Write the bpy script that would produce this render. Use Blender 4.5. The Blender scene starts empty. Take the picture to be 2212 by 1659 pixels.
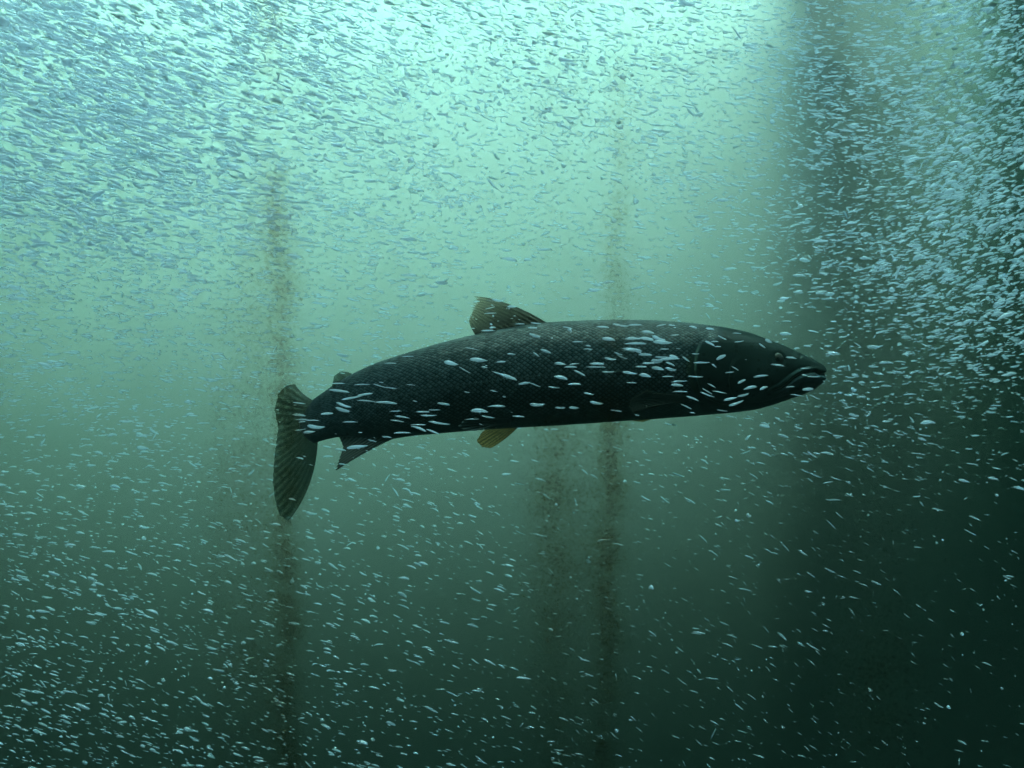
import bpy, math, random
import numpy as np
R = math.radians
rng = np.random.default_rng(11)
random.seed(5)
S = bpy.context.scene
COL = S.collection

# ------------------------------------------------------------------ camera
cam = bpy.data.cameras.new('camera'); co = bpy.data.objects.new('camera', cam); COL.objects.link(co)
co.rotation_euler = (R(90), 0, 0); cam.angle = R(60); cam.clip_end = 100; cam.clip_start = .02
cam.dof.use_dof = True; cam.dof.focus_distance = 1.25; cam.dof.aperture_fstop = 13; cam.lens_unit = 'FOV'
S.camera = co
# ------------------------------------------------------------------ daylight
SUN_EL, SUN_AZ = R(82), R(200)
w = bpy.data.worlds.new('World'); S.world = w; w.use_nodes = True
nt = w.node_tree; bg = nt.nodes['Background']
sky = nt.nodes.new('ShaderNodeTexSky'); sky.sky_type = 'NISHITA'; sky.sun_disc = False
sky.sun_elevation = SUN_EL; sky.sun_rotation = SUN_AZ
nt.links.new(sky.outputs[0], bg.inputs[0]); bg.inputs[1].default_value = .15
sl = bpy.data.lights.new('sun', 'SUN'); so = bpy.data.objects.new('sun', sl); COL.objects.link(so)
sl.energy = 2.0; sl.angle = R(90); sl.color = (.92, .96, 1.0); so.rotation_euler = (R(6), R(5), 0)
S.view_settings.view_transform = 'Standard'; S.view_settings.look = 'None'; S.view_settings.gamma = 1
S.view_settings.exposure = 5.3
S.cycles.max_bounces = 6; S.cycles.diffuse_bounces = 3; S.cycles.volume_bounces = 0
S.cycles.transparent_max_bounces = 24
S.cycles.use_denoising = True

# ------------------------------------------------------------------ helpers
K = 2 * math.tan(R(30)) / 2212          # metres per photo unit at one metre from the lens
def W(px, py, Y):                       # a point read off the photograph, set at its own distance Y
    return ((px - 1106) * K * Y, Y, -(py - 829.5) * K * Y)

def tag(o, label=None, cat=None, group=None, kind=None):
    if label: o['label'] = label
    if cat: o['category'] = cat
    if group: o['group'] = group
    if kind: o['kind'] = kind
    return o

def link(name, me, m, parent=None, loc=None):
    if m: me.materials.append(m)
    o = bpy.data.objects.new(name, me); COL.objects.link(o)
    if parent: o.parent = parent
    if loc is not None: o.location = loc
    return o

def np_mesh(name, V, F, smooth=True):
    """V (n,3), F (m,k) all faces with k corners."""
    me = bpy.data.meshes.new(name)
    V = np.asarray(V, np.float32); F = np.asarray(F, np.int32); m, k = F.shape
    me.vertices.add(len(V)); me.vertices.foreach_set('co', V.ravel())
    me.loops.add(m * k); me.loops.foreach_set('vertex_index', F.ravel())
    me.polygons.add(m); me.polygons.foreach_set('loop_start', np.arange(0, m * k, k, dtype=np.int32))
    me.polygons.foreach_set('use_smooth', np.full(m, smooth))
    me.update(calc_edges=True); me.validate()
    return me

def box(name, x0, x1, y0, y1, z0, z1, m):
    v = [(x, y, z) for x in (x0, x1) for y in (y0, y1) for z in (z0, z1)]
    f = [(0, 1, 3, 2), (4, 6, 7, 5), (0, 4, 5, 1), (2, 3, 7, 6), (0, 2, 6, 4), (1, 5, 7, 3)]
    me = bpy.data.meshes.new(name); me.from_pydata(v, [], f)
    return link(name, me, m)

class N:                                # small node helper
    def __init__(s, name):
        s.m = bpy.data.materials.new(name); s.m.use_nodes = True
        s.t = s.m.node_tree; s.b = s.t.nodes['Principled BSDF']; s.out = s.t.nodes['Material Output']
    def n(s, kind, **kw):
        x = s.t.nodes.new(kind)
        for a, v in kw.items():
            if a.startswith('_'): setattr(x, a[1:], v)
            else: x.inputs[a.replace('__', ' ')].default_value = v
        return x
    def l(s, a, b): s.t.links.new(a, b)
    def math(s, op, a, b=None, clamp=False):
        x = s.t.nodes.new('ShaderNodeMath'); x.operation = op; x.use_clamp = clamp
        for i, v in enumerate((a, b)):
            if v is None: continue
            if isinstance(v, (int, float)): x.inputs[i].default_value = v
            else: s.l(v, x.inputs[i])
        return x.outputs[0]
    def mix(s, f, a, b, blend='MIX'):
        x = s.t.nodes.new('ShaderNodeMix'); x.data_type = 'RGBA'; x.blend_type = blend
        for i, v in ((0, f), (6, a), (7, b)):
            if isinstance(v, (int, float)): x.inputs[i].default_value = v
            elif isinstance(v, tuple): x.inputs[i].default_value = (*v, 1) if len(v) == 3 else v
            else: s.l(v, x.inputs[i])
        return x.outputs[2]

def plain(name, c, rough=.9, var=.25, scale=3.0):
    a = N(name); a.b.inputs['Roughness'].default_value = rough
    tc = a.n('ShaderNodeTexCoord'); no = a.n('ShaderNodeTexNoise', Scale=scale, Detail=5.0)
    a.l(tc.outputs['Object'], no.inputs['Vector'])
    col = a.mix(no.outputs['Fac'], tuple(v * (1 - var) for v in c), tuple(v * (1 + var) for v in c))
    a.l(col, a.b.inputs['Base Color'])
    return a.m

# ------------------------------------------------------------------ the tank (large structure) and added light-blocking slabs
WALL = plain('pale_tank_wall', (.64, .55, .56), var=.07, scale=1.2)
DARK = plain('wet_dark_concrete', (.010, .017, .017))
H, T = 2.15, .15
pts = [(-6.5, 4.5), (1.2, 4.5)]
BEND, RAD = R(50), .8
pts += [(1.2 + RAD * math.sin(BEND * a / 12), 4.5 + RAD * (1 - math.cos(BEND * a / 12))) for a in range(1, 13)]
pts.append((pts[-1][0] + 9 * math.cos(BEND), pts[-1][1] + 9 * math.sin(BEND)))
n_ = len(pts)
V = [(x, y, z) for z in (-6, 6) for x, y in pts]
F = [(i, i + 1, n_ + i + 1, n_ + i) for i in range(n_ - 1)]
me = bpy.data.meshes.new('tank_wall'); me.from_pydata(V, [], F)
for p in me.polygons: p.use_smooth = True
back = link('tank_wall', me, WALL)
sm = back.modifiers.new('thick', 'SOLIDIFY'); sm.thickness = .25; sm.offset = -1
tag(back, 'pale green back wall of the tank, bright at upper left and bending away right', 'wall')
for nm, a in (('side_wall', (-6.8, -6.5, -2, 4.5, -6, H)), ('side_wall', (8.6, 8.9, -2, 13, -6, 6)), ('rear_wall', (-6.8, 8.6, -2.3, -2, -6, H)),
              ('floor', (-6.5, 8.6, -2, 13, -6.3, -6)), ('shade_slab', (-6.5, 8.6, -2, .7, H, H + T)), ('shade_beam', (-6.5, 8.6, 1.75, 1.9, .86, H - .002)),  # unseen slab and hanging beam added overhead to screen the daylight
              ('shade_slab', (-6.5, 8.6, 1.5, 2.5, H, H + T)), ('shade_slab', (-6.5, -4.4, 2.5, 4.5, H, H + T)), ('shade_slab', (1.4, 8.6, 2.5, 4.40, H, H + T)),  # more unseen slabs, added to leave open slots where daylight falls in
              ('shade_panel', (1.4, 8.6, 4.402, 4.46, H, 6)), ('shade_slab', (1.3, 8.6, 6.3, 13, 6, 6 + T))):  # unseen upright panel and far slab added to darken the right side
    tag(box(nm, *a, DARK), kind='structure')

# ------------------------------------------------------------------ murky water
hz = bpy.data.materials.new('murky_water'); hz.use_nodes = True; n = hz.node_tree; n.nodes.clear()
o_ = n.nodes.new('ShaderNodeOutputMaterial'); v_ = n.nodes.new('ShaderNodeVolumePrincipled'); n.links.new(v_.outputs[0], o_.inputs['Volume'])
v_.inputs['Density'].default_value = .66
v_.inputs['Color'].default_value = (.0095, .0160, .0148, 1)
v_.inputs['Absorption Color'].default_value = (.342, .503, .432, 1)
tag(box('haze', -7.5, 10, -3, 14, -7, 7, hz), 'green murky water filling the whole tank', 'water', kind='stuff')

# ------------------------------------------------------------------ the salmon
Y0 = 1.28
TOPX = [600, 640, 668, 683, 703, 722, 770, 820, 886, 953, 1006, 1060, 1120, 1180, 1260, 1349, 1417, 1489, 1561, 1615, 1651, 1687, 1723, 1750, 1773, 1781, 1784]
TOPY = [880, 878, 868, 858, 845, 830, 803, 781, 760, 740, 727, 715, 704, 696, 692, 690.5, 692, 697, 706, 717, 730, 744, 760, 773, 785.5, 791, 797]
BOTX = [600, 640, 668, 682, 702, 733, 790, 846, 886, 933, 986, 1050, 1116, 1192, 1300, 1417, 1489, 1543, 1597, 1633, 1669, 1705, 1737, 1759, 1777, 1782, 1784]
BOTY = [955, 957, 963, 956, 950, 943, 947, 949, 942, 938, 933, 928, 924, 920, 913, 905, 899.5, 895, 890, 885, 875, 862, 852, 841, 827, 818, 812]
def smooth_interp(X, Yv, q, s):
    g = np.arange(X[0] - 40, X[-1] + 40, 1.0); v = np.interp(g, X, Yv)
    k = np.exp(-.5 * (np.arange(-3 * s, 3 * s + 1) / s) ** 2); k /= k.sum()
    v2 = np.convolve(np.pad(v, 3 * s, mode='edge'), k, 'valid')
    return np.interp(q, g, v2)
def prof_top(q): return np.where(np.asarray(q) > 1745, np.interp(q, TOPX, TOPY), smooth_interp(TOPX, TOPY, q, 9))
def prof_bot(q): return np.where(np.asarray(q) > 1745, np.interp(q, BOTX, BOTY), smooth_interp(BOTX, BOTY, q, 9))
def spine_y(q):                          # the tail swings away from the window
    t = np.clip((1010 - np.asarray(q, float)) / 342, 0, 2)
    return .105 * t ** 1.9 + .012 * np.clip((np.asarray(q, float) - 1500) / 280, 0, 1) ** 2
RAT_X = [600, 668, 760, 900, 1100, 1350, 1500, 1600, 1700, 1760, 1784]
RAT_Y = [.05, .22, .36, .46, .53, .55, .56, .56, .58, .66, .75]

gx = np.concatenate([np.linspace(648, 1440, 300), np.linspace(1442, 1745, 230), 1745 + (1783.5 - 1745) * (1 - (1 - np.linspace(.02, 1, 60)) ** 1.6)])
NT = 220
th = np.linspace(0, 2 * math.pi, NT, endpoint=False)
PX, TH = np.meshgrid(gx, th, indexing='ij')
tp, bt = prof_top(PX), prof_bot(PX)
cz, hh = (tp + bt) / 2, (bt - tp) / 2 * np.clip((PX - 646) / 34, .02, 1) ** .5
ct, st = np.cos(TH), np.sin(TH)
e = .94
PY = cz - hh * np.sign(st) * np.abs(st) ** e            # photo-plane height
wid = np.interp(PX, RAT_X, RAT_Y) * hh * K * Y0         # half thickness, metres
side = np.sign(ct) * np.abs(ct) ** e
# --- relief of the head: gill cover, mouth, jaw, eye socket, nostril
def polyx(py, P): P = sorted(P, key=lambda a: a[1]); return np.interp(py, [a[1] for a in P], [a[0] for a in P])
def polyy(px, P): P = sorted(P); return np.interp(px, [a[0] for a in P], [a[1] for a in P])
GILL = [(1522, 722), (1502, 742), (1492, 762), (1489, 782), (1488, 803), (1494, 827), (1503, 846), (1516, 860), (1545, 872), (1600, 880)]
PREO = [(1572, 770), (1564, 790), (1561, 821), (1564, 841), (1574, 856), (1600, 866)]
MOUTH = [(1784, 812), (1772, 809), (1746, 802.5), (1723, 806), (1712, 812), (1699, 820), (1687, 831), (1674, 840), (1658, 845)]
MAX_ = [(1755, 797), (1735, 795), (1712, 799), (1690, 811), (1665, 829), (1642, 841)]
gxv = polyx(PY, GILL); dg = PX - gxv
sidew = np.clip(np.abs(ct) * 1.6, 0, 1)
inh = (PY > 722) & (PY < 874)
fadeg = np.clip((PY - 716) / 25, 0, 1) * np.clip((884 - PY) / 20, 0, 1)
disp = np.where(dg > 0, 3.4 * np.exp(-dg / 95) * np.clip(dg / 3.5, 0, 1), -1.2 * np.exp(dg / 9)) * fadeg
dp = PX - polyx(PY, PREO); fp = np.clip((PY - 770) / 12, 0, 1) * np.clip((868 - PY) / 8, 0, 1)
disp += -1.0 * np.exp(-(dp / 2.6) ** 2) * fp + .8 * np.exp(-((dp - 8) / 8) ** 2) * fp
my = polyy(PX, MOUTH); dm = PY - my; fm = np.clip((PX - 1655) / 12, 0, 1)
disp += fm * (-4.2 * np.exp(-(dm / 2.4) ** 2) + 1.3 * np.exp(-((dm - 8) / 5) ** 2) + 1.2 * np.exp(-((dm + 8) / 4.5) ** 2))
dmx = PY - polyy(PX, MAX_); fx = np.clip((PX - 1640) / 10, 0, 1) * np.clip((1752 - PX) / 14, 0, 1)
disp += fx * (-.9 * np.exp(-((dmx + 3) / 2.0) ** 2))
# branchial fold lines below the cheek, and the skull ridge above the eye
dl = PY - polyy(PX, [(1560, 876), (1640, 868), (1700, 852), (1745, 838)]); disp += -.9 * np.exp(-(dl / 2.2) ** 2) * np.clip((PX - 1565) / 20, 0, 1) * np.clip((1740 - PX) / 15, 0, 1)
EX, EY = 1669, 777
re_ = np.hypot(PX - EX, PY - EY)
disp += -1.5 * np.exp(-(re_ / 15) ** 4) + .2 * np.exp(-((re_ - 19) / 4) ** 2)
disp += -2.0 * np.exp(-(np.hypot(PX - 1719, PY - 769) / 3.0) ** 2)
disp += 2.2 * np.exp(-(np.hypot((PX - 1630) / 45, (PY - 815) / 26)) ** 2)      # cheek
# faint muscle undulation of the flank
disp += .5 * np.sin(PX / 31 + PY / 57) * np.clip((1480 - PX) / 100, 0, 1)
wid2 = np.maximum(wid * np.abs(side) + disp * 1e-3 * sidew * np.clip(wid / .006, 0, 1), .0002 * 0)
yoff = -np.sign(side) * wid2                              # near side = -Y
# open mouth notch at the tip
notch = np.exp(-((PY - 808.5) / 3.0) ** 2) * np.clip((PX - 1752) / 25, 0, 1)
PXn = PX - 13 * notch
dyd = (spine_y(gx + 1) - spine_y(gx - 1)) / (2 * K * Y0)
ang = np.arctan(dyd)[:, None]
Yw = Y0 + spine_y(PX) + yoff * np.cos(ang)
Xw = (PXn - 1106) * K * (Y0 + spine_y(PX)) - yoff * np.sin(ang)
Zw = -(PY - 829.5) * K * (Y0 + spine_y(PX))
C0 = np.array([W(1240, 806, Y0)])[0]
V = np.stack([Xw, Yw, Zw], -1).reshape(-1, 3) - C0
nx = len(gx)
i, j = np.meshgrid(np.arange(nx - 1), np.arange(NT), indexing='ij')
F = np.stack([i * NT + j, (i + 1) * NT + j, (i + 1) * NT + (j + 1) % NT, i * NT + (j + 1) % NT], -1).reshape(-1, 4)
# caps
V = np.vstack([V, V[:NT].mean(0), V[(nx - 1) * NT:nx * NT].mean(0)])
tri0 = [(nx * NT, jj, (jj + 1) % NT) for jj in range(NT)]
tri1 = [(nx * NT + 1, (nx - 1) * NT + (jj + 1) % NT, (nx - 1) * NT + jj) for jj in range(NT)]
body_me = bpy.data.meshes.new('body')
body_me.from_pydata(V.tolist(), [], F.tolist() + tri0 + tri1)
for p in body_me.polygons: p.use_smooth = True
# scale coordinates: rows keep the same count round the body, so scales shrink towards the tail
hmean = np.clip((prof_bot(gx) - prof_top(gx)) / 2, 40, 200)
u = np.concatenate([[0], np.cumsum(np.diff(gx) / ((hmean[1:] + hmean[:-1]) / 2))])
U = np.repeat(u[:, None], NT, 1) * 16.0
VV = np.repeat(((th / (2 * math.pi)) * 128)[None, :], nx, 0)
at = body_me.attributes.new('scale_uv', 'FLOAT_VECTOR', 'POINT')
sv = np.zeros((len(V), 3), np.float32); sv[:nx * NT, 0] = U.ravel(); sv[:nx * NT, 1] = VV.ravel()
at.data.foreach_set('vector', sv.ravel())
# pigment and scale cover
sth = (cz - PY) / hh                                      # +1 back, -1 belly
back_c = np.array([.016, .026, .028]); flank = np.array([.036, .050, .054]); belly = np.array([.040, .055, .052])
a1 = np.clip((sth - .1) / .7, 0, 1)[..., None]; a2 = np.clip((-sth - .35) / .5, 0, 1)[..., None]
colr = flank * (1 - a1) * (1 - a2) + back_c * a1 + belly * a2
HEADX = np.interp(PY, [690, 706, 735, 747, 762, 800, 850, 880, 910], [1560, 1552, 1542, 1498, 1490, 1480, 1486, 1500, 1520])
hd = np.clip((PX - HEADX) / 10, 0, 1)[..., None]
headc = np.array([.012, .019, .017]) * (1 - a2) + np.array([.028, .038, .036]) * a2
colr = colr * (1 - hd) + headc * hd
jaw = (np.clip((PX - 1668) / 22, 0, 1) * np.clip((dm - 1.5) / 3, 0, 1) * np.clip((24 - dm) / 12, 0, 1))[..., None]
colr = colr * (1 - jaw) + np.array([.060, .090, .098]) * jaw
lip = (fx * np.exp(-((dmx - 1.5) / 2.6) ** 2))[..., None] * .8
colr = colr * (1 - lip) + np.array([.075, .115, .110]) * lip
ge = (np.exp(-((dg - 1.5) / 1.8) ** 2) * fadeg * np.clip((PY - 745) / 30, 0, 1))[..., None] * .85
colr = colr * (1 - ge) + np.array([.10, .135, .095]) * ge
pe = (np.exp(-((dp + 1) / 1.2) ** 2) * fp)[..., None] * .6
colr = colr * (1 - pe) + np.array([.075, .10, .075]) * pe
olive = (np.exp(-((dg + 10) / 9) ** 2) * np.clip((PY - 765) / 10, 0, 1) * np.clip((850 - PY) / 10, 0, 1))[..., None] * .7
colr = colr * (1 - olive) + np.array([.040, .050, .022]) * olive
sc = np.clip((HEADX - PX) / 8, 0, 1) * np.clip((sth + .95) / .5, .25, 1)
for nm, arr in (('pigment', colr * np.array([.70, .90, 1.02])), ('cover', np.repeat(sc[..., None], 3, -1))):
    ca = body_me.color_attributes.new(nm, 'FLOAT_COLOR', 'POINT')
    d = np.ones((len(V), 4), np.float32); d[:nx * NT, :3] = arr.reshape(-1, 3); d[nx * NT:, :3] = .02
    ca.data.foreach_set('color', d.ravel())

sk = N('salmon_skin')
pig = sk.n('ShaderNodeAttribute', _attribute_name='pigment'); cov = sk.n('ShaderNodeAttribute', _attribute_name='cover')
suv = sk.n('ShaderNodeAttribute', _attribute_name='scale_uv')
mp = sk.n('ShaderNodeMapping'); mp.inputs['Rotation'].default_value = (0, 0, R(45)); sk.l(suv.outputs['Vector'], mp.inputs['Vector'])
vo = sk.n('ShaderNodeTexVoronoi', _voronoi_dimensions='2D', Scale=.78, Randomness=.18); sk.l(mp.outputs[0], vo.inputs['Vector'])
ve = sk.n('ShaderNodeTexVoronoi', _voronoi_dimensions='2D', _feature='DISTANCE_TO_EDGE', Scale=.78, Randomness=.22); sk.l(mp.outputs[0], ve.inputs['Vector'])
edge = sk.math('MULTIPLY', ve.outputs['Distance'], 3.4, True)
wn = sk.n('ShaderNodeTexWhiteNoise', _noise_dimensions='3D'); sk.l(vo.outputs['Position'], wn.inputs['Vector'])
rnd = sk.math('MULTIPLY_ADD', wn.outputs['Value'], .6); rnd.node.inputs[2].default_value = .75
tone = sk.math('MULTIPLY', sk.math('MULTIPLY_ADD', edge, 1.55), rnd)
tone.node.inputs[0].links[0].from_node.inputs[2].default_value = .16
cvf = sk.n('ShaderNodeSeparateColor'); sk.l(cov.outputs['Color'], cvf.inputs[0])
cf = cvf.outputs[0]
tmix = sk.n('ShaderNodeMix'); sk.l(cf, tmix.inputs[0]); tmix.inputs[2].default_value = 1; sk.l(tone, tmix.inputs[3])
tc = sk.n('ShaderNodeTexCoord')
sp = sk.n('ShaderNodeTexVoronoi', Scale=75.0); sk.l(tc.outputs['Object'], sp.inputs['Vector'])
spn = sk.n('ShaderNodeTexNoise', Scale=14.0, Detail=3.0); sk.l(tc.outputs['Object'], spn.inputs['Vector'])
spot = sk.math('MULTIPLY', sk.math('LESS_THAN', sp.outputs['Distance'], .22), sk.math('GREATER_THAN', spn.outputs['Fac'], .5))
cl = sk.n('ShaderNodeTexNoise', Scale=26.0, Detail=4.0); sk.l(tc.outputs['Object'], cl.inputs['Vector'])
clr = sk.math('MULTIPLY_ADD', cl.outputs['Fac'], .9); clr.node.inputs[2].default_value = .55
tt = sk.math('MULTIPLY', tmix.outputs[0], clr)
tt = sk.math('MULTIPLY', tt, sk.math('SUBTRACT', 1, sk.math('MULTIPLY', spot, .55)))
vm = sk.n('ShaderNodeVectorMath', _operation='SCALE'); sk.l(pig.outputs['Color'], vm.inputs[0]); sk.l(tt, vm.inputs['Scale'])
sk.l(vm.outputs[0], sk.b.inputs['Base Color'])
bh = sk.math('MULTIPLY', edge, cf)
bp = sk.n('ShaderNodeBump', Strength=.4, Distance=.0009); sk.l(bh, bp.inputs['Height'])
bn = sk.n('ShaderNodeTexNoise', Scale=160.0, Detail=3.0); sk.l(tc.outputs['Object'], bn.inputs['Vector'])
bp2 = sk.n('ShaderNodeBump', Strength=.25, Distance=.001); sk.l(bn.outputs['Fac'], bp2.inputs['Height']); sk.l(bp.outputs[0], bp2.inputs['Normal'])
sk.l(bp2.outputs[0], sk.b.inputs['Normal'])
sk.b.inputs['Roughness'].default_value = .42
spec = sk.math('MULTIPLY_ADD', sk.math('MULTIPLY', wn.outputs['Value'], cf), .32); spec.node.inputs[2].default_value = .09
sk.l(spec, sk.b.inputs['Specular IOR Level'])

salmon = bpy.data.objects.new('salmon', None); COL.objects.link(salmon); salmon.location = C0
tag(salmon, 'large dark scaled salmon swimming to the right through streaming bubbles', 'fish')
body = link('body', body_me, sk.m, salmon)

def fin_mat(name, c_in, c_out, trans=.5, clear=.15, freq=1.0, tint=(1, 1, 1), inner=0.0, rk=.65):
    a = N(name)
    uv = a.n('ShaderNodeAttribute', _attribute_name='ray')
    sx = a.n('ShaderNodeSeparateXYZ'); a.l(uv.outputs['Vector'], sx.inputs[0])
    no = a.n('ShaderNodeTexNoise', Scale=9.0, Detail=3.0)
    cx = a.n('ShaderNodeCombineXYZ'); a.l(a.math('MULTIPLY', sx.outputs[0], 3.0), cx.inputs[0]); a.l(a.math('MULTIPLY', sx.outputs[1], .5), cx.inputs[1])
    a.l(cx.outputs[0], no.inputs['Vector'])
    ray = a.math('MULTIPLY_ADD', a.math('SINE', a.math('MULTIPLY', sx.outputs[2], 2 * math.pi * freq)), .5); ray.node.inputs[2].default_value = .5
    col = a.mix(sx.outputs[1], c_in, c_out)
    col = a.mix(a.math('MULTIPLY', ray, rk), col, tuple(v * .3 for v in c_in))
    col = a.mix(a.math('MULTIPLY', a.math('SUBTRACT', no.outputs['Fac'], .45, True), 2.5, True), col, tuple(v * .45 for v in c_in))
    a.l(col, a.b.inputs['Base Color']); a.b.inputs['Roughness'].default_value = .5
    tr = a.n('ShaderNodeBsdfTranslucent'); a.l(col, tr.inputs['Color'])
    m1 = a.n('ShaderNodeMixShader'); m1.inputs[0].default_value = trans; a.l(a.b.outputs[0], m1.inputs[1]); a.l(tr.outputs[0], m1.inputs[2])
    tp_ = a.n('ShaderNodeBsdfTransparent', Color=(*tint, 1)); m2 = a.n('ShaderNodeMixShader')
    fac = a.math('MULTIPLY_ADD', a.math('POWER', sx.outputs[1], 1.3), clear); fac.node.inputs[2].default_value = inner
    fac = a.math('MULTIPLY', fac, a.math('SUBTRACT', 1, a.math('MULTIPLY', ray, .35)), True)
    a.l(fac, m2.inputs[0]); a.l(m1.outputs[0], m2.inputs[1]); a.l(tp_.outputs[0], m2.inputs[2])
    a.l(m2.outputs[0], a.out.inputs['Surface'])
    return a.m

def polyl(P, s):
    P = np.array(P, float); d = np.r_[0, np.cumsum(np.hypot(*np.diff(P, axis=0).T))]; d /= d[-1]
    return np.stack([np.interp(s, d, P[:, 0]), np.interp(s, d, P[:, 1])], -1)

def fin(name, B, O, ys, m, rays=12, bow=(0, 0), th0=.0028, th1=.0005, label=None, rag=.02, ns=None, nt=24):
    """B, O: base and trailing outline in photo units; ys(s,t) = distance from the lens."""
    ns = ns or rays * 6
    s = np.linspace(0, 1, ns); t = np.linspace(0, 1, nt)
    b, o = polyl(B, s), polyl(O, s)
    SS, TT = np.meshgrid(s, t, indexing='ij')
    r = 1 - rag * (.5 + .5 * np.cos(SS * rays * 2 * math.pi)) * TT ** 6
    r *= 1 - rag * rng.random(ns)[:, None] * TT ** 8
    P = b[:, None, :] * (1 - TT * r)[..., None] + o[:, None, :] * (TT * r)[..., None]
    d = o - b; nrm = np.stack([d[:, 1], -d[:, 0]], -1); nrm /= np.linalg.norm(nrm, axis=1)[:, None] + 1e-9
    bw = bow[0] * (1 - SS) ** 2 + bow[1] * SS ** 2
    P = P + nrm[:, None, :] * (bw * 4 * TT * (1 - TT))[..., None]
    Yd = ys(SS, TT)
    thk = (th0 * (1 - TT) + th1 * TT) * (.75 + .35 * np.cos(SS * rays * 2 * math.pi)) * np.clip(np.minimum(SS, 1 - SS) * 12 + .25, 0, 1)
    rip = .0006 * np.sin(SS * rays * 2 * math.pi) * TT
    out = []
    for sg in (-1, 1):
        Y_ = Yd + rip + sg * thk
        out.append(np.stack([(P[..., 0] - 1106) * K * Yd, Y_, -(P[..., 1] - 829.5) * K * Yd], -1).reshape(-1, 3))
    n1 = ns * nt
    i, j = np.meshgrid(np.arange(ns - 1), np.arange(nt - 1), indexing='ij')
    q = np.stack([i * nt + j, (i + 1) * nt + j, (i + 1) * nt + j + 1, i * nt + j + 1], -1).reshape(-1, 4)
    rim = [k * nt for k in range(ns)] + [(ns - 1) * nt + k for k in range(1, nt)] + [k * nt + nt - 1 for k in range(ns - 2, -1, -1)] + [k for k in range(nt - 2, 0, -1)]
    rf = [(rim[a], rim[(a + 1) % len(rim)], rim[(a + 1) % len(rim)] + n1, rim[a] + n1) for a in range(len(rim))]
    F = np.vstack([q[:, ::-1], q + n1, np.array(rf)])
    me = np_mesh(name, np.vstack(out) - C0, F)
    at = me.attributes.new('ray', 'FLOAT_VECTOR', 'POINT')
    uvw = np.stack([SS, TT * np.ones_like(SS), SS * rays], -1).reshape(-1, 3)
    at.data.foreach_set('vector', np.vstack([uvw, uvw]).astype(np.float32).ravel())
    ob = link(name, me, m, salmon)
    if label: ob['label'] = label
    return ob

FD = fin_mat('dorsal_membrane', (.06, .058, .038), (.20, .20, .17), .5, .85, tint=(.86, .78, .70), inner=.16)
FT = fin_mat('tail_membrane', (.022, .030, .026), (.07, .085, .075), .4, .45, tint=(.68, .74, .70), inner=.4, rk=.25)
FP = fin_mat('yellow_membrane', (.13, .11, .035), (.42, .37, .20), .55, .3, tint=(.97, .76, .50), inner=.5)
FA = fin_mat('anal_membrane', (.020, .022, .020), (.045, .045, .038), .3, .2, tint=(.7, .65, .6), rk=.4)
FK = fin_mat('dark_membrane', (.012, .016, .018), (.12, .16, .18), .2, .0)
fin('dorsal_fin', [(1186, 700), (1120, 712), (1030, 728)], [(1023, 637), (1018, 664), (1012, 692)],
    lambda s, t: Y0 + .004 * t, FD, 12, bow=(-9, 2), label='ragged olive dorsal fin, see-through at its trailing edge', rag=.06)
fin('dorsal_fin_stub', [(1044, 722), (1008, 734)], [(1020, 716), (1002, 726)], lambda s, t: Y0 + 0 * t, FK, 4, rag=.1) if False else None
fin('adipose_fin', [(772, 812), (728, 848)], [(750, 803), (736, 802), (722, 812), (717, 834)], lambda s, t: Y0 + spine_y(750) + .004 * t, FT, 3, rag=0)
fin('anal_fin', [(880, 934), (735, 932)], [(722, 1019), (731, 994), (741, 966), (733, 944)],
    lambda s, t: Y0 + spine_y(870 - 130 * s) + .006 * t, FA, 11, bow=(-4, 3), th0=.003, label='dark brown anal fin drawn to a point')
fin('tail_fin', [(684, 868), (678, 905), (686, 955)],
    [(636, 829), (618, 832), (600, 850), (592, 884), (600, 925), (592, 985), (588, 1036), (593, 1085), (603, 1116), (622, 1129)],
    lambda s, t: Y0 + spine_y(680) + .075 * t + .015 * np.abs(s - .45) * t, FT, 19, bow=(5, 15), th0=.005, th1=.0006, label='forked tail fin swung away, the long lower lobe hanging', rag=.015)
fin('pelvic_fin', [(1108, 900), (1102, 917)], [(1030, 901), (1000, 908), (988, 921), (1000, 931), (1028, 931)],
    lambda s, t: Y0 - .022 - .016 * t, FK, 9, bow=(2, -3), label='dark near pelvic fin folded along the belly')
fin('pelvic_fin', [(1122, 920), (1078, 914)], [(1060, 969), (1040, 967), (1028, 953), (1040, 934)],
    lambda s, t: Y0 + .012 + .014 * t, FP, 8, bow=(3, -2), label='yellow far pelvic fin hanging below the belly')
fin('pectoral_fin', [(1494, 868), (1484, 848)], [(1366, 894), (1355, 878), (1362, 860), (1395, 842)],
    lambda s, t: Y0 - .030 - .012 * t, fin_mat('pectoral_membrane', (.016, .020, .017), (.034, .038, .026), .3, .25), 12, bow=(-5, 5), label='near pectoral fin folded back along the flank')
fin('pectoral_fin', [(1432, 898), (1398, 900)], [(1388, 912), (1368, 910), (1362, 903)],
    lambda s, t: Y0 + .018 + .004 * t, FP, 5, label='edge of the far pectoral fin showing under the belly')

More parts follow.
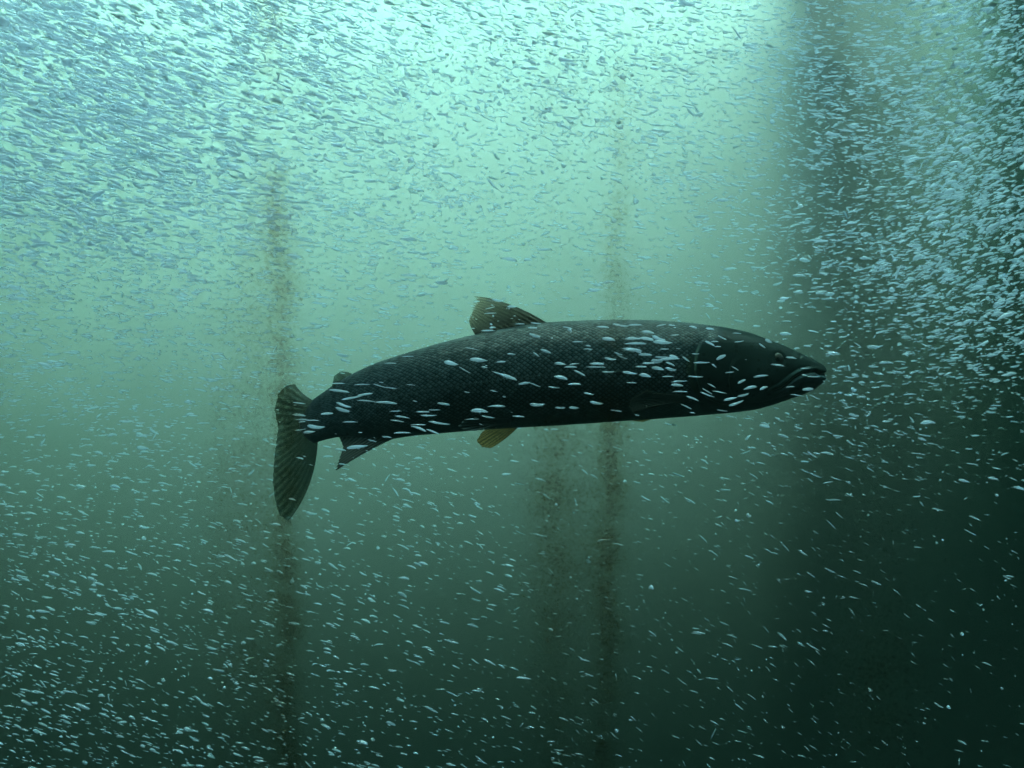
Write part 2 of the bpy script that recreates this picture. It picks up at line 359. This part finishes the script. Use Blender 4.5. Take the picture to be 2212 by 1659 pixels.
# eyes
def ellipsoid(name, c, r, m, parent, nu=28, nv=18):
    a = np.linspace(0, math.pi, nv); b = np.linspace(0, 2 * math.pi, nu, endpoint=False)
    A, B_ = np.meshgrid(a, b, indexing='ij')
    V = np.stack([np.sin(A) * np.cos(B_) * r[0], -np.cos(A) * r[1], np.sin(A) * np.sin(B_) * r[2]], -1).reshape(-1, 3) + c - C0
    i, j = np.meshgrid(np.arange(nv - 1), np.arange(nu), indexing='ij')
    F = np.stack([i * nu + j, i * nu + (j + 1) % nu, (i + 1) * nu + (j + 1) % nu, (i + 1) * nu + j], -1).reshape(-1, 4)
    me = np_mesh(name, V, F); return link(name, me, m, parent)
em = N('fish_eye_iris'); em.b.inputs['Base Color'].default_value = (.005, .007, .006, 1); em.b.inputs['Roughness'].default_value = .5
pm = N('fish_eye_pupil'); pm.b.inputs['Base Color'].default_value = (.003, .003, .004, 1); pm.b.inputs['Roughness'].default_value = .12
ehh = float((prof_bot(EX) - prof_top(EX)) / 2); ecz = float((prof_bot(EX) + prof_top(EX)) / 2)
wsurf = float(np.interp(EX, RAT_X, RAT_Y)) * ehh * K * Y0 * math.sqrt(max(0, 1 - ((ecz - EY) / ehh) ** 2))
for sg in (-1, 1):
    c = np.array(W(EX, EY, Y0 + float(spine_y(EX)))); c[1] += sg * (wsurf - .0045)
    eye = ellipsoid('eye', c, (.0098, .0062, .0098), em.m, salmon)
    c2 = c.copy(); c2[1] += sg * .0034
    ellipsoid('pupil', c2, (.0048, .0031, .0048), pm.m, eye)

# ------------------------------------------------------------------ algae specks down the viewing window
al = N('olive_algae'); al.b.inputs['Base Color'].default_value = (.22, .19, .08, 1); al.b.inputs['Roughness'].default_value = .8
alt = al.n('ShaderNodeBsdfTransparent', Color=(.84, .66, .36, 1)); alm = al.n('ShaderNodeMixShader', Fac=.78)
al.l(al.b.outputs[0], alm.inputs[1]); al.l(alt.outputs[0], alm.inputs[2]); al.l(alm.outputs[0], al.out.inputs['Surface'])
ALG = al.m
YG = .46
tetV = np.array([(1, .2, 0), (-.2, 0, 1), (-1, .1, -.2), (.1, 1, -.6)], float)
tetF = np.array([(0, 1, 2), (0, 2, 3), (0, 3, 1), (1, 3, 2)])
def algae(label, count, xs, dens, size=.8, sig=20):
    """xs: centre line [(y, x)...]; dens: [(y, weight)...] down the streak; photo units at the window."""
    count = int(count * 11)
    ys = rng.uniform(-40, 1700, count)
    wgt = np.interp(ys, [a[0] for a in dens], [a[1] for a in dens])
    ph = rng.uniform(0, 6, 6)
    cl_ = .8 + .16 * np.sin(ys / 23 + ph[0]) + .12 * np.sin(ys / 9.1 + ph[1]) + .14 * np.sin(ys / 61 + ph[2])
    ys = ys[rng.random(len(ys)) < wgt * np.clip(cl_, .1, 1.2)]
    c = np.interp(ys, [a[0] for a in xs], [a[1] for a in xs]) + 5 * np.sin(ys / 57 + ph[3]) + 3 * np.sin(ys / 23 + ph[4])
    x = c + rng.normal(0, sig, len(ys)) * (.6 + .8 * rng.random(len(ys)))
    n = len(ys)
    sz = .62 * size * rng.lognormal(0, .4, n) * K * YG
    a = R(40) + rng.normal(0, .3, n)
    P = np.array([W(px, py, 1) for px, py in zip(x, ys)]) * YG
    P[:, 1] = YG + rng.uniform(-.0015, .0015, n)
    base = tetV[None] * np.stack([sz * 2.0, sz * .5, sz * .75], -1)[:, None, :] * rng.uniform(.6, 1.3, (n, 4, 1))
    ca, sa = np.cos(-a)[:, None], np.sin(-a)[:, None]
    q = base.copy(); q[..., 0] = base[..., 0] * ca - base[..., 2] * sa; q[..., 2] = base[..., 0] * sa + base[..., 2] * ca
    V = (q + P[:, None, :]).reshape(-1, 3)
    F = (tetF[None] + (np.arange(n) * 4)[:, None, None]).reshape(-1, 3)
    o = link('algae', np_mesh('algae', V, F, False), ALG)
    tag(o, label, 'algae', 'algae streaks down the viewing window', 'stuff')
algae('olive brown algae streak passing over the salmon tail', 9000, [(0, 585), (360, 598), (700, 610), (900, 622), (1200, 617), (1659, 622)],
      [(0, .35), (120, .22), (200, .03), (350, .06), (380, .5), (800, .7), (850, 1.1), (1100, 1.15), (1200, 1), (1400, 1), (1560, 1.2), (1700, 1.1)], sig=21)
algae('sandy thin algae film left of the tail streak', 9000, [(0, 570), (500, 560), (900, 540), (1700, 560)],
      [(0, .05), (300, .2), (600, .6), (1000, .8), (1400, .9), (1500, 1), (1700, 1)], sig=50, size=.8)
algae('faint narrow algae streak left of the salmon tail', 1500, [(0, 470), (1700, 475)],
      [(0, 0), (800, .1), (900, .8), (1200, .8), (1500, .8), (1700, .5)], sig=18)
algae('broad brown algae patch below the salmon belly', 9500, [(0, 1195), (1000, 1190), (1700, 1200)],
      [(0, .25), (60, .1), (880, .0), (930, .5), (1060, 1), (1300, .75), (1500, .5), (1700, .4)], sig=33)
algae('dark narrow algae streak below the salmon belly', 7500, [(0, 1345), (400, 1338), (690, 1328), (900, 1322), (1300, 1312), (1700, 1305)],
      [(0, .08), (300, .22), (500, .38), (690, .38), (720, .5), (800, .3), (900, .8), (950, 1.1), (1250, 1.2), (1500, .8), (1700, .8)], sig=19)
algae('thin algae film between the two streaks under the belly', 6000, [(0, 1260), (1700, 1255)],
      [(0, 0), (850, 0), (950, .8), (1200, 1), (1400, .6), (1700, .4)], sig=60, size=.9)
algae('dim brown algae specks deepening the dark patch at lower right', 6000, [(0, 1890), (1300, 1890), (1700, 1900)],
      [(0, 0), (1000, .1), (1300, .4), (1450, 1), (1540, .9), (1700, .3)], sig=60, size=.9)  # weak brown specks; the patch is mostly darkness put into their colour

# ------------------------------------------------------------------ bubbles
bm_ = N('air_bubble'); bm_.b.inputs['Base Color'].default_value = (.67, .77, .94, 1); bm_.b.inputs['Roughness'].default_value = .3
bm_.b.inputs['Specular IOR Level'].default_value = .6
tr = bm_.n('ShaderNodeBsdfTranslucent', Color=(.67, .77, .94, 1)); tpn = bm_.n('ShaderNodeBsdfTransparent')
m1 = bm_.n('ShaderNodeMixShader', Fac=.45); bm_.l(bm_.b.outputs[0], m1.inputs[1]); bm_.l(tr.outputs[0], m1.inputs[2])
m2 = bm_.n('ShaderNodeMixShader'); lw = bm_.n('ShaderNodeLayerWeight', Blend=.5)
bm_.l(bm_.math('MULTIPLY_ADD', bm_.math('POWER', lw.outputs['Facing'], 1.5), .75), m2.inputs[0]); m2.inputs[0].links[0].from_node.inputs[2].default_value = .25
bm_.l(m1.outputs[0], m2.inputs[1]); bm_.l(tpn.outputs[0], m2.inputs[2]); bm_.l(m2.outputs[0], bm_.out.inputs['Surface'])
BUB = bm_.m

import bmesh
def templates(sub, k):
    out = []
    for q in range(k):
        b = bmesh.new(); bmesh.ops.create_icosphere(b, subdivisions=sub, radius=1)
        V = np.array([v.co[:] for v in b.verts]); F = np.array([[v.index for v in f.verts] for f in b.faces]); b.free()
        r = rng.normal(0, 1, (4, 3)); 
        sft = 1 + .16 * np.sin(V @ r[0] * 2.2 + q) + .10 * np.sin(V @ r[1] * 4 + 2 * q)
        V = V * sft[:, None]
        tap = 1 + rng.uniform(-.45, .45) * V[:, 0]; V[:, 1] *= tap; V[:, 2] *= tap
        V[:, 2] += rng.uniform(-.5, .5) * (V[:, 0] ** 2 - .4)
        out.append((V, F))
    return out
TB = templates(2, 8); TS = templates(1, 8)

GXc = [100, 400, 700, 1000, 1300, 1600, 1850, 2100]; GYc = [100, 300, 500, 700, 900, 1100, 1300, 1550]
DENS = np.array([[1.05, 1.05, 1, .95, .9, .62, .5, .55], [1.05, 1, .9, .75, .7, .58, .72, .95], [1, .9, .8, .6, .45, .45, .85, 1.1],
                 [.75, .62, .55, .35, .25, .22, .4, .9], [.42, .38, .32, .2, .16, .28, .5, .38], [.36, .34, .32, .28, .2, .22, .22, .16],
                 [.38, .45, .35, .3, .19, .22, .18, .12], [.45, .45, .3, .28, .17, .17, .13, .10]])
ANG = np.array([[22, 22, 22, 20, 15, 5, 0, -20], [18, 16, 14, 15, 12, 8, 5, -20], [14, 12, 8, 5, 5, 0, -8, -20],
                [5, 5, 3, 0, 5, 5, 0, -12], [-3, 3, 5, 10, 10, 12, 5, 0], [5, 10, 15, 20, 15, 20, 25, 15],
                [15, 18, 15, 15, 10, 25, 30, 30], [18, 20, 15, 20, 25, 30, 35, 30]], float)
def grid(G, x, y):
    fx = np.interp(x, GXc, np.arange(8)); fy = np.interp(y, GYc, np.arange(8))
    i = np.clip(fx.astype(int), 0, 6); j = np.clip(fy.astype(int), 0, 6); a = fx - i; b = fy - j
    return G[j, i] * (1 - a) * (1 - b) + G[j, i + 1] * a * (1 - b) + G[j + 1, i] * (1 - a) * b + G[j + 1, i + 1] * a * b
def clump(x, y):
    v = np.sin(x / 83 + 1.3 * np.sin(y / 71)) * np.sin(y / 57 + 1.1 * np.sin(x / 97 + 2)) + .6 * np.sin(x / 31 + y / 43) * np.sin(y / 27 - x / 71 + 1)
    return np.clip(.75 + .55 * v, .12, 1.6)
def scatter(n, y0, y1, pw, flat=0):
    Y = y0 + (y1 - y0) * rng.random(n) ** pw
    x = rng.uniform(-90, 2300, n); y = rng.uniform(-90, 1750, n)
    # plumes live in the tank, so their map is read at the plume's own distance
    d = np.maximum(grid(DENS, x, y) ** 1.5, flat * np.clip((2500 - x) / 900, .4, 1)) * clump(x + 300 * Y, y + 170 * Y)
    d = d + .5 * np.clip((x - 1500) / 400, 0, 1) * np.clip((420 - y) / 300, 0, 1) * (Y > 1.4)
    d = d * (1 - .22 * np.clip((y - 950) / 300, 0, 1))
    k = rng.random(n) < d
    return x[k], y[k], Y[k]
def on_fish(x, y, pad=4):
    t = np.interp(x, TOPX, TOPY) - pad; b = np.interp(x, BOTX, BOTY) + pad
    return (x > 655) & (x < 1790) & (y > t) & (y < b)
rec = []                                # px, py, Y, length, thickness, depth (photo units), angle
def layer(n, y0, y1, L0, sd, asp0, asp1, pw=1.0, round_=.08, flat=0):
    x, y, Y = scatter(n, y0, y1, pw, flat)
    m = len(x)
    ul = np.clip((900 - x) / 700, 0, 1) * np.clip((700 - y) / 400, 0, 1)            # longer, softer in the upper-left plume
    rt = np.clip((x - 1850) / 200, 0, 1) * np.clip((900 - y) / 300, 0, 1)
    L = L0 * np.minimum(rng.lognormal(0, sd, m), 2.1) * (1 + .8 * ul + .1 * rt)
    low = np.clip((y - 900) / 300, 0, 1) * np.clip((x - 900) / 300, 0, 1)
    asp = rng.uniform(asp0, asp1, m) * (1 + .55 * low) * (1 - .28 * rt)
    rd = rng.random(m) < round_ + .35 * ((x > 850) & (x < 1400) & (y > 90) & (y < 480)); asp = np.where(rd, rng.uniform(1.1, 1.7, m), asp); L = np.where(rd, L * .45, L)
    ag = grid(ANG, x, y) + rng.normal(0, 6.5, m) * (1 + 1.0 * low) + np.where(rng.random(m) < .08, rng.normal(0, 30, m), 0)
    f = on_fish(x, y) & (Y < Y0 + .05)
    k = ~f | (rng.random(m) < .12)
    k &= ~(f & (L > 16))
    k &= ~((x > 560) & (x < 700) & (y > 820) & (y < 1140) & (Y < 1.5) & (rng.random(m) < .7))
    rec.append(np.stack([x, y, Y, L, L / asp, L / asp * rng.uniform(.8, 1.3, m), ag], -1)[k])
layer(5000, .80, 1.15, 16, .36, 3.4, 7.5)
layer(36000, 1.1, 1.6, 13, .38, 3.2, 7.5)
layer(30000, 1.55, 2.1, 11, .38, 2.8, 6.5)
layer(30000, .8, 1.6, 7, .42, 2.0, 7.0, round_=.25)
layer(32000, .85, 1.7, 10, .36, 3.5, 8.0, flat=.18)
rec = np.vstack(rec)

# the bubbles seen one by one against the salmon
A1 = [(985,495,70,6,0),(1270,540,90,22,12),(1355,585,80,5,30),(1450,518,110,20,5),(1585,530,60,12,-3),(1655,480,50,8,5),(1400,445,75,6,12),(1810,360,70,14,15),(1710,285,60,7,0),(1815,280,60,8,3),(1795,310,60,8,0),(1505,328,85,8,0),(1520,180,60,6,-15),(1520,215,75,6,-2),(1665,172,60,12,0),(1820,485,50,8,35),(1875,460,70,15,20),(1640,630,120,18,18),(1575,608,90,8,20),(1735,670,75,14,-8),(1810,680,70,6,20),(1970,542,60,14,8),(2040,562,70,8,0),(1975,632,80,18,12),(1930,695,65,6,5),(1545,720,50,4,12),(1210,802,80,14,8),(1450,848,100,20,5),(1560,818,100,12,0),(1825,808,80,18,0),(1975,828,55,8,8),(1705,885,80,8,3),(1510,888,80,8,8),(1400,902,80,6,0),(690,677,90,9,0),(535,670,80,6,0),(545,720,130,14,6),(700,742,100,12,-8),(630,762,130,10,-10),(715,783,100,10,5),(570,812,85,16,18),(565,842,90,20,15),(840,795,130,14,4),(455,866,80,14,-3),(280,875,80,12,6),(280,797,75,8,8),(295,905,70,8,0),(370,910,90,5,0),(390,952,95,22,5),(350,985,75,14,-4),(290,970,70,8,-8),(610,920,90,6,0),(900,850,80,6,-2),(950,888,90,8,10),(910,912,90,8,8),(1085,855,90,8,0),(1120,878,90,8,0),(1160,842,70,6,0),(1055,962,90,14,20),(1050,938,90,6,0),(1190,928,120,12,8),(950,990,100,8,0),(850,1018,65,8,5),(1150,985,90,10,20),(665,1080,130,18,-6),(880,700,70,6,8),(1005,680,50,6,8),(750,1040,60,6,15),(810,688,90,3,15),(870,540,70,3,0)]
A2 = [(350,270,80,12,3),(395,355,90,22,5),(475,258,95,12,8),(575,255,90,12,0),(560,350,100,14,0),(575,385,140,14,0),(650,352,95,20,8),(740,350,80,22,18),(775,375,130,20,4),(665,305,80,14,8),(560,430,110,20,5),(520,418,80,10,0),(590,440,60,10,20),(650,462,95,16,0),(405,490,70,14,8),(490,480,70,8,20),(730,505,75,25,0),(815,490,130,14,-2),(760,478,80,12,0),(680,518,90,12,-4),(820,525,60,14,25),(620,545,80,10,0),(735,558,85,20,8),(825,562,70,18,12),(845,475,60,18,10),(545,588,100,14,8),(645,605,75,20,12),(460,455,60,10,20),(310,525,90,16,2),(310,547,140,6,0),(390,580,75,10,0),(60,522,70,14,12),(130,548,80,8,0),(155,525,60,10,-5),(195,590,90,12,25),(65,622,90,16,12),(20,690,60,6,0),(155,665,80,12,0),(260,732,70,10,10),(310,795,80,18,8),(60,828,65,12,0),(155,828,65,14,3),(440,848,80,8,8),(545,655,70,5,3),(805,612,80,6,0),(880,645,95,12,-2),(870,673,85,16,3),(885,717,90,8,0),(995,613,90,9,3),(1040,516,105,9,0),(995,455,50,7,0),(930,495,60,9,35),(1125,370,50,7,0),(1145,405,40,5,0),(1095,385,75,14,25),(1280,313,55,8,5),(1295,370,55,6,-8),(1180,345,60,8,25),(1500,367,50,18,25),(1450,397,55,10,35),(1655,482,70,9,8),(1560,533,80,10,8),(1755,555,60,8,-3),(1815,613,85,9,0),(1750,603,40,8,10),(1765,700,75,20,-3),(1650,683,60,5,-5),(1465,690,55,14,-20),(1445,608,90,16,-5),(1370,690,80,18,-12),(1315,645,60,14,-28),(1325,740,75,14,-15),(1225,583,60,7,-5),(1240,765,90,14,-12),(1275,797,90,16,-20),(1160,720,90,8,12),(1075,738,90,9,20),(1070,712,80,7,30),(975,765,90,12,20),(925,818,80,9,25),(1105,675,60,6,28),(1125,540,40,4,35),(1265,555,50,6,30),(1165,480,70,22,-25),(850,325,55,5,-3),(775,422,60,8,0),(250,422,60,8,3),(180,372,70,4,0),(110,275,60,6,12),(830,257,40,7,5),(755,257,60,5,-10),(975,270,50,12,15),(1095,283,60,12,5),(1180,848,70,6,8),(1700,742,90,6,10),(1820,755,70,6,25)]
man = [(553 + a * .3333, 604.9 + b * .3333, l * .3333, t * .3333, g) for a, b, l, t, g in A1] + \
      [(1192.4 + a * .3125, 622.1 + b * .3125, l * .3125, t * .3125, g) for a, b, l, t, g in A2]
man = np.array([(x, y, rng.uniform(.98, 1.14), l * 1.08, max(t, 2.0) * 1.15, max(t, 2.2), g) for x, y, l, t, g in man])

def bubble_verts(T, r):
    px, py, Y, L, th_, dp_, ag = r
    s = K * Y * .5
    V = T * np.array([L * s, dp_ * s, th_ * s])
    a = R(-ag); c, sn = math.cos(a), math.sin(a)
    x = V[:, 0] * c - V[:, 2] * sn; z = V[:, 0] * sn + V[:, 2] * c
    return np.stack([x, V[:, 1], z], -1)

inview = (rec[:, 0] > 10) & (rec[:, 0] < 2200) & (rec[:, 1] > 10) & (rec[:, 1] < 1650)
score = np.where(inview, rec[:, 3] * rec[:, 4], 0) 
big = np.argsort(-score)[:300 - len(man)]
rest = np.setdiff1d(np.arange(len(rec)), big)
# --- labels that place each bubble
def zone(x, y):
    if on_fish(np.array(x), np.array(y), 0) or (y > 640 and 1012 < x < 1186 and y < 730) or (x < 700 and x > 620 and 860 < y < 960):
        if x > 1690: z = 'the snout'
        elif x > 1610: z = 'the eye' if y < 800 else 'the cheek'
        elif x > 1492: z = 'the nape' if y < 745 else 'the gill cover' if y < 850 else 'the throat'
        elif x > 1340: z = 'the shoulder' if y < 800 else 'the pectoral fin'
        elif x > 1190: z = 'the back' if y < 760 else 'the middle flank' if y < 850 else 'the belly'
        elif x > 1010: z = 'the dorsal fin' if y < 722 else 'the upper flank' if y < 840 else 'the pelvic fins'
        elif x > 850: z = 'the hind flank'
        elif x > 715: z = 'the adipose fin' if y < 860 else 'the anal fin'
        else: z = 'the tail base'
        return 'over ' + z.replace('the ', ''), 'air bubbles in front of the salmon'
    row = 'top edge' if y < 150 else 'top' if y < 300 else 'upper' if y < 450 else 'upper middle' if y < 620 else 'middle' if y < 780 else 'lower middle' if y < 960 else 'lower' if y < 1290 else 'bottom'
    colm = 'left edge' if x < 170 else 'far left' if x < 380 else 'left' if x < 720 else 'centre left' if x < 1106 else 'centre right' if x < 1500 else 'right' if x < 1860 else 'far right' if x < 2050 else 'right edge'
    return 'at ' + row + ' ' + colm, 'larger air bubbles in the ' + row + ' of the tank'
ORD = ['first', 'second', 'third', 'fourth', 'fifth', 'sixth', 'seventh', 'eighth', 'ninth', 'tenth', 'eleventh', 'twelfth', 'thirteenth', 'fourteenth', 'fifteenth', 'sixteenth', 'seventeenth', 'eighteenth']
items = []
for r in np.vstack([man, rec[big]]):
    z, g = zone(r[0], r[1]); asp = r[3] / r[4]
    if asp < 2: sh = 'round'
    elif asp > 6: sh = 'thread-thin'
    elif r[4] * r[3] > 230: sh = 'large plump'
    elif asp > 4: sh = 'slender'
    else: sh = 'stubby'
    an = 'level' if abs(r[6]) < 6 else 'sloping down right' if r[6] > 0 else 'sloping up right'
    items.append((sh + ' bubble ' + an + ' ' + z, g, r))
byl = {}
for it in items: byl.setdefault(it[0], []).append(it)
q = 0
for lab, its in byl.items():
    its.sort(key=lambda a: a[2][0])
    for kx, (l0, g, r) in enumerate(its):
        T, F = TB[q % 8]; q += 1
        me = np_mesh('air_bubble', bubble_verts(T, r), F)
        o = link('air_bubble', me, BUB, loc=W(r[0], r[1], r[2]))
        nL = len(its); lo = kx < nL / 2; rk = kx if lo else nL - 1 - kx; sd = 'left' if lo else 'right'
        l1 = l0 if nL == 1 else l0 + ', ' + (sd + 'most' if rk == 0 else ORD[rk] + ' from ' + sd)
        tag(o, l1, 'bubble', g)
# --- all the others
VS, FS, off = [], [], 0
for kx in rest:
    r = rec[kx]; T, F = (TB if r[3] * r[4] > 45 else TS)[kx % 8]
    VS.append(bubble_verts(T, r) + np.array(W(r[0], r[1], r[2]))); FS.append(F + off); off += len(T)
tag(link('bubbles', np_mesh('bubbles', np.vstack(VS), np.vstack(FS)), BUB), 'countless small white air bubbles streaming through the green water', 'bubbles', kind='stuff')
print('bubbles', len(rec), 'verts', off)
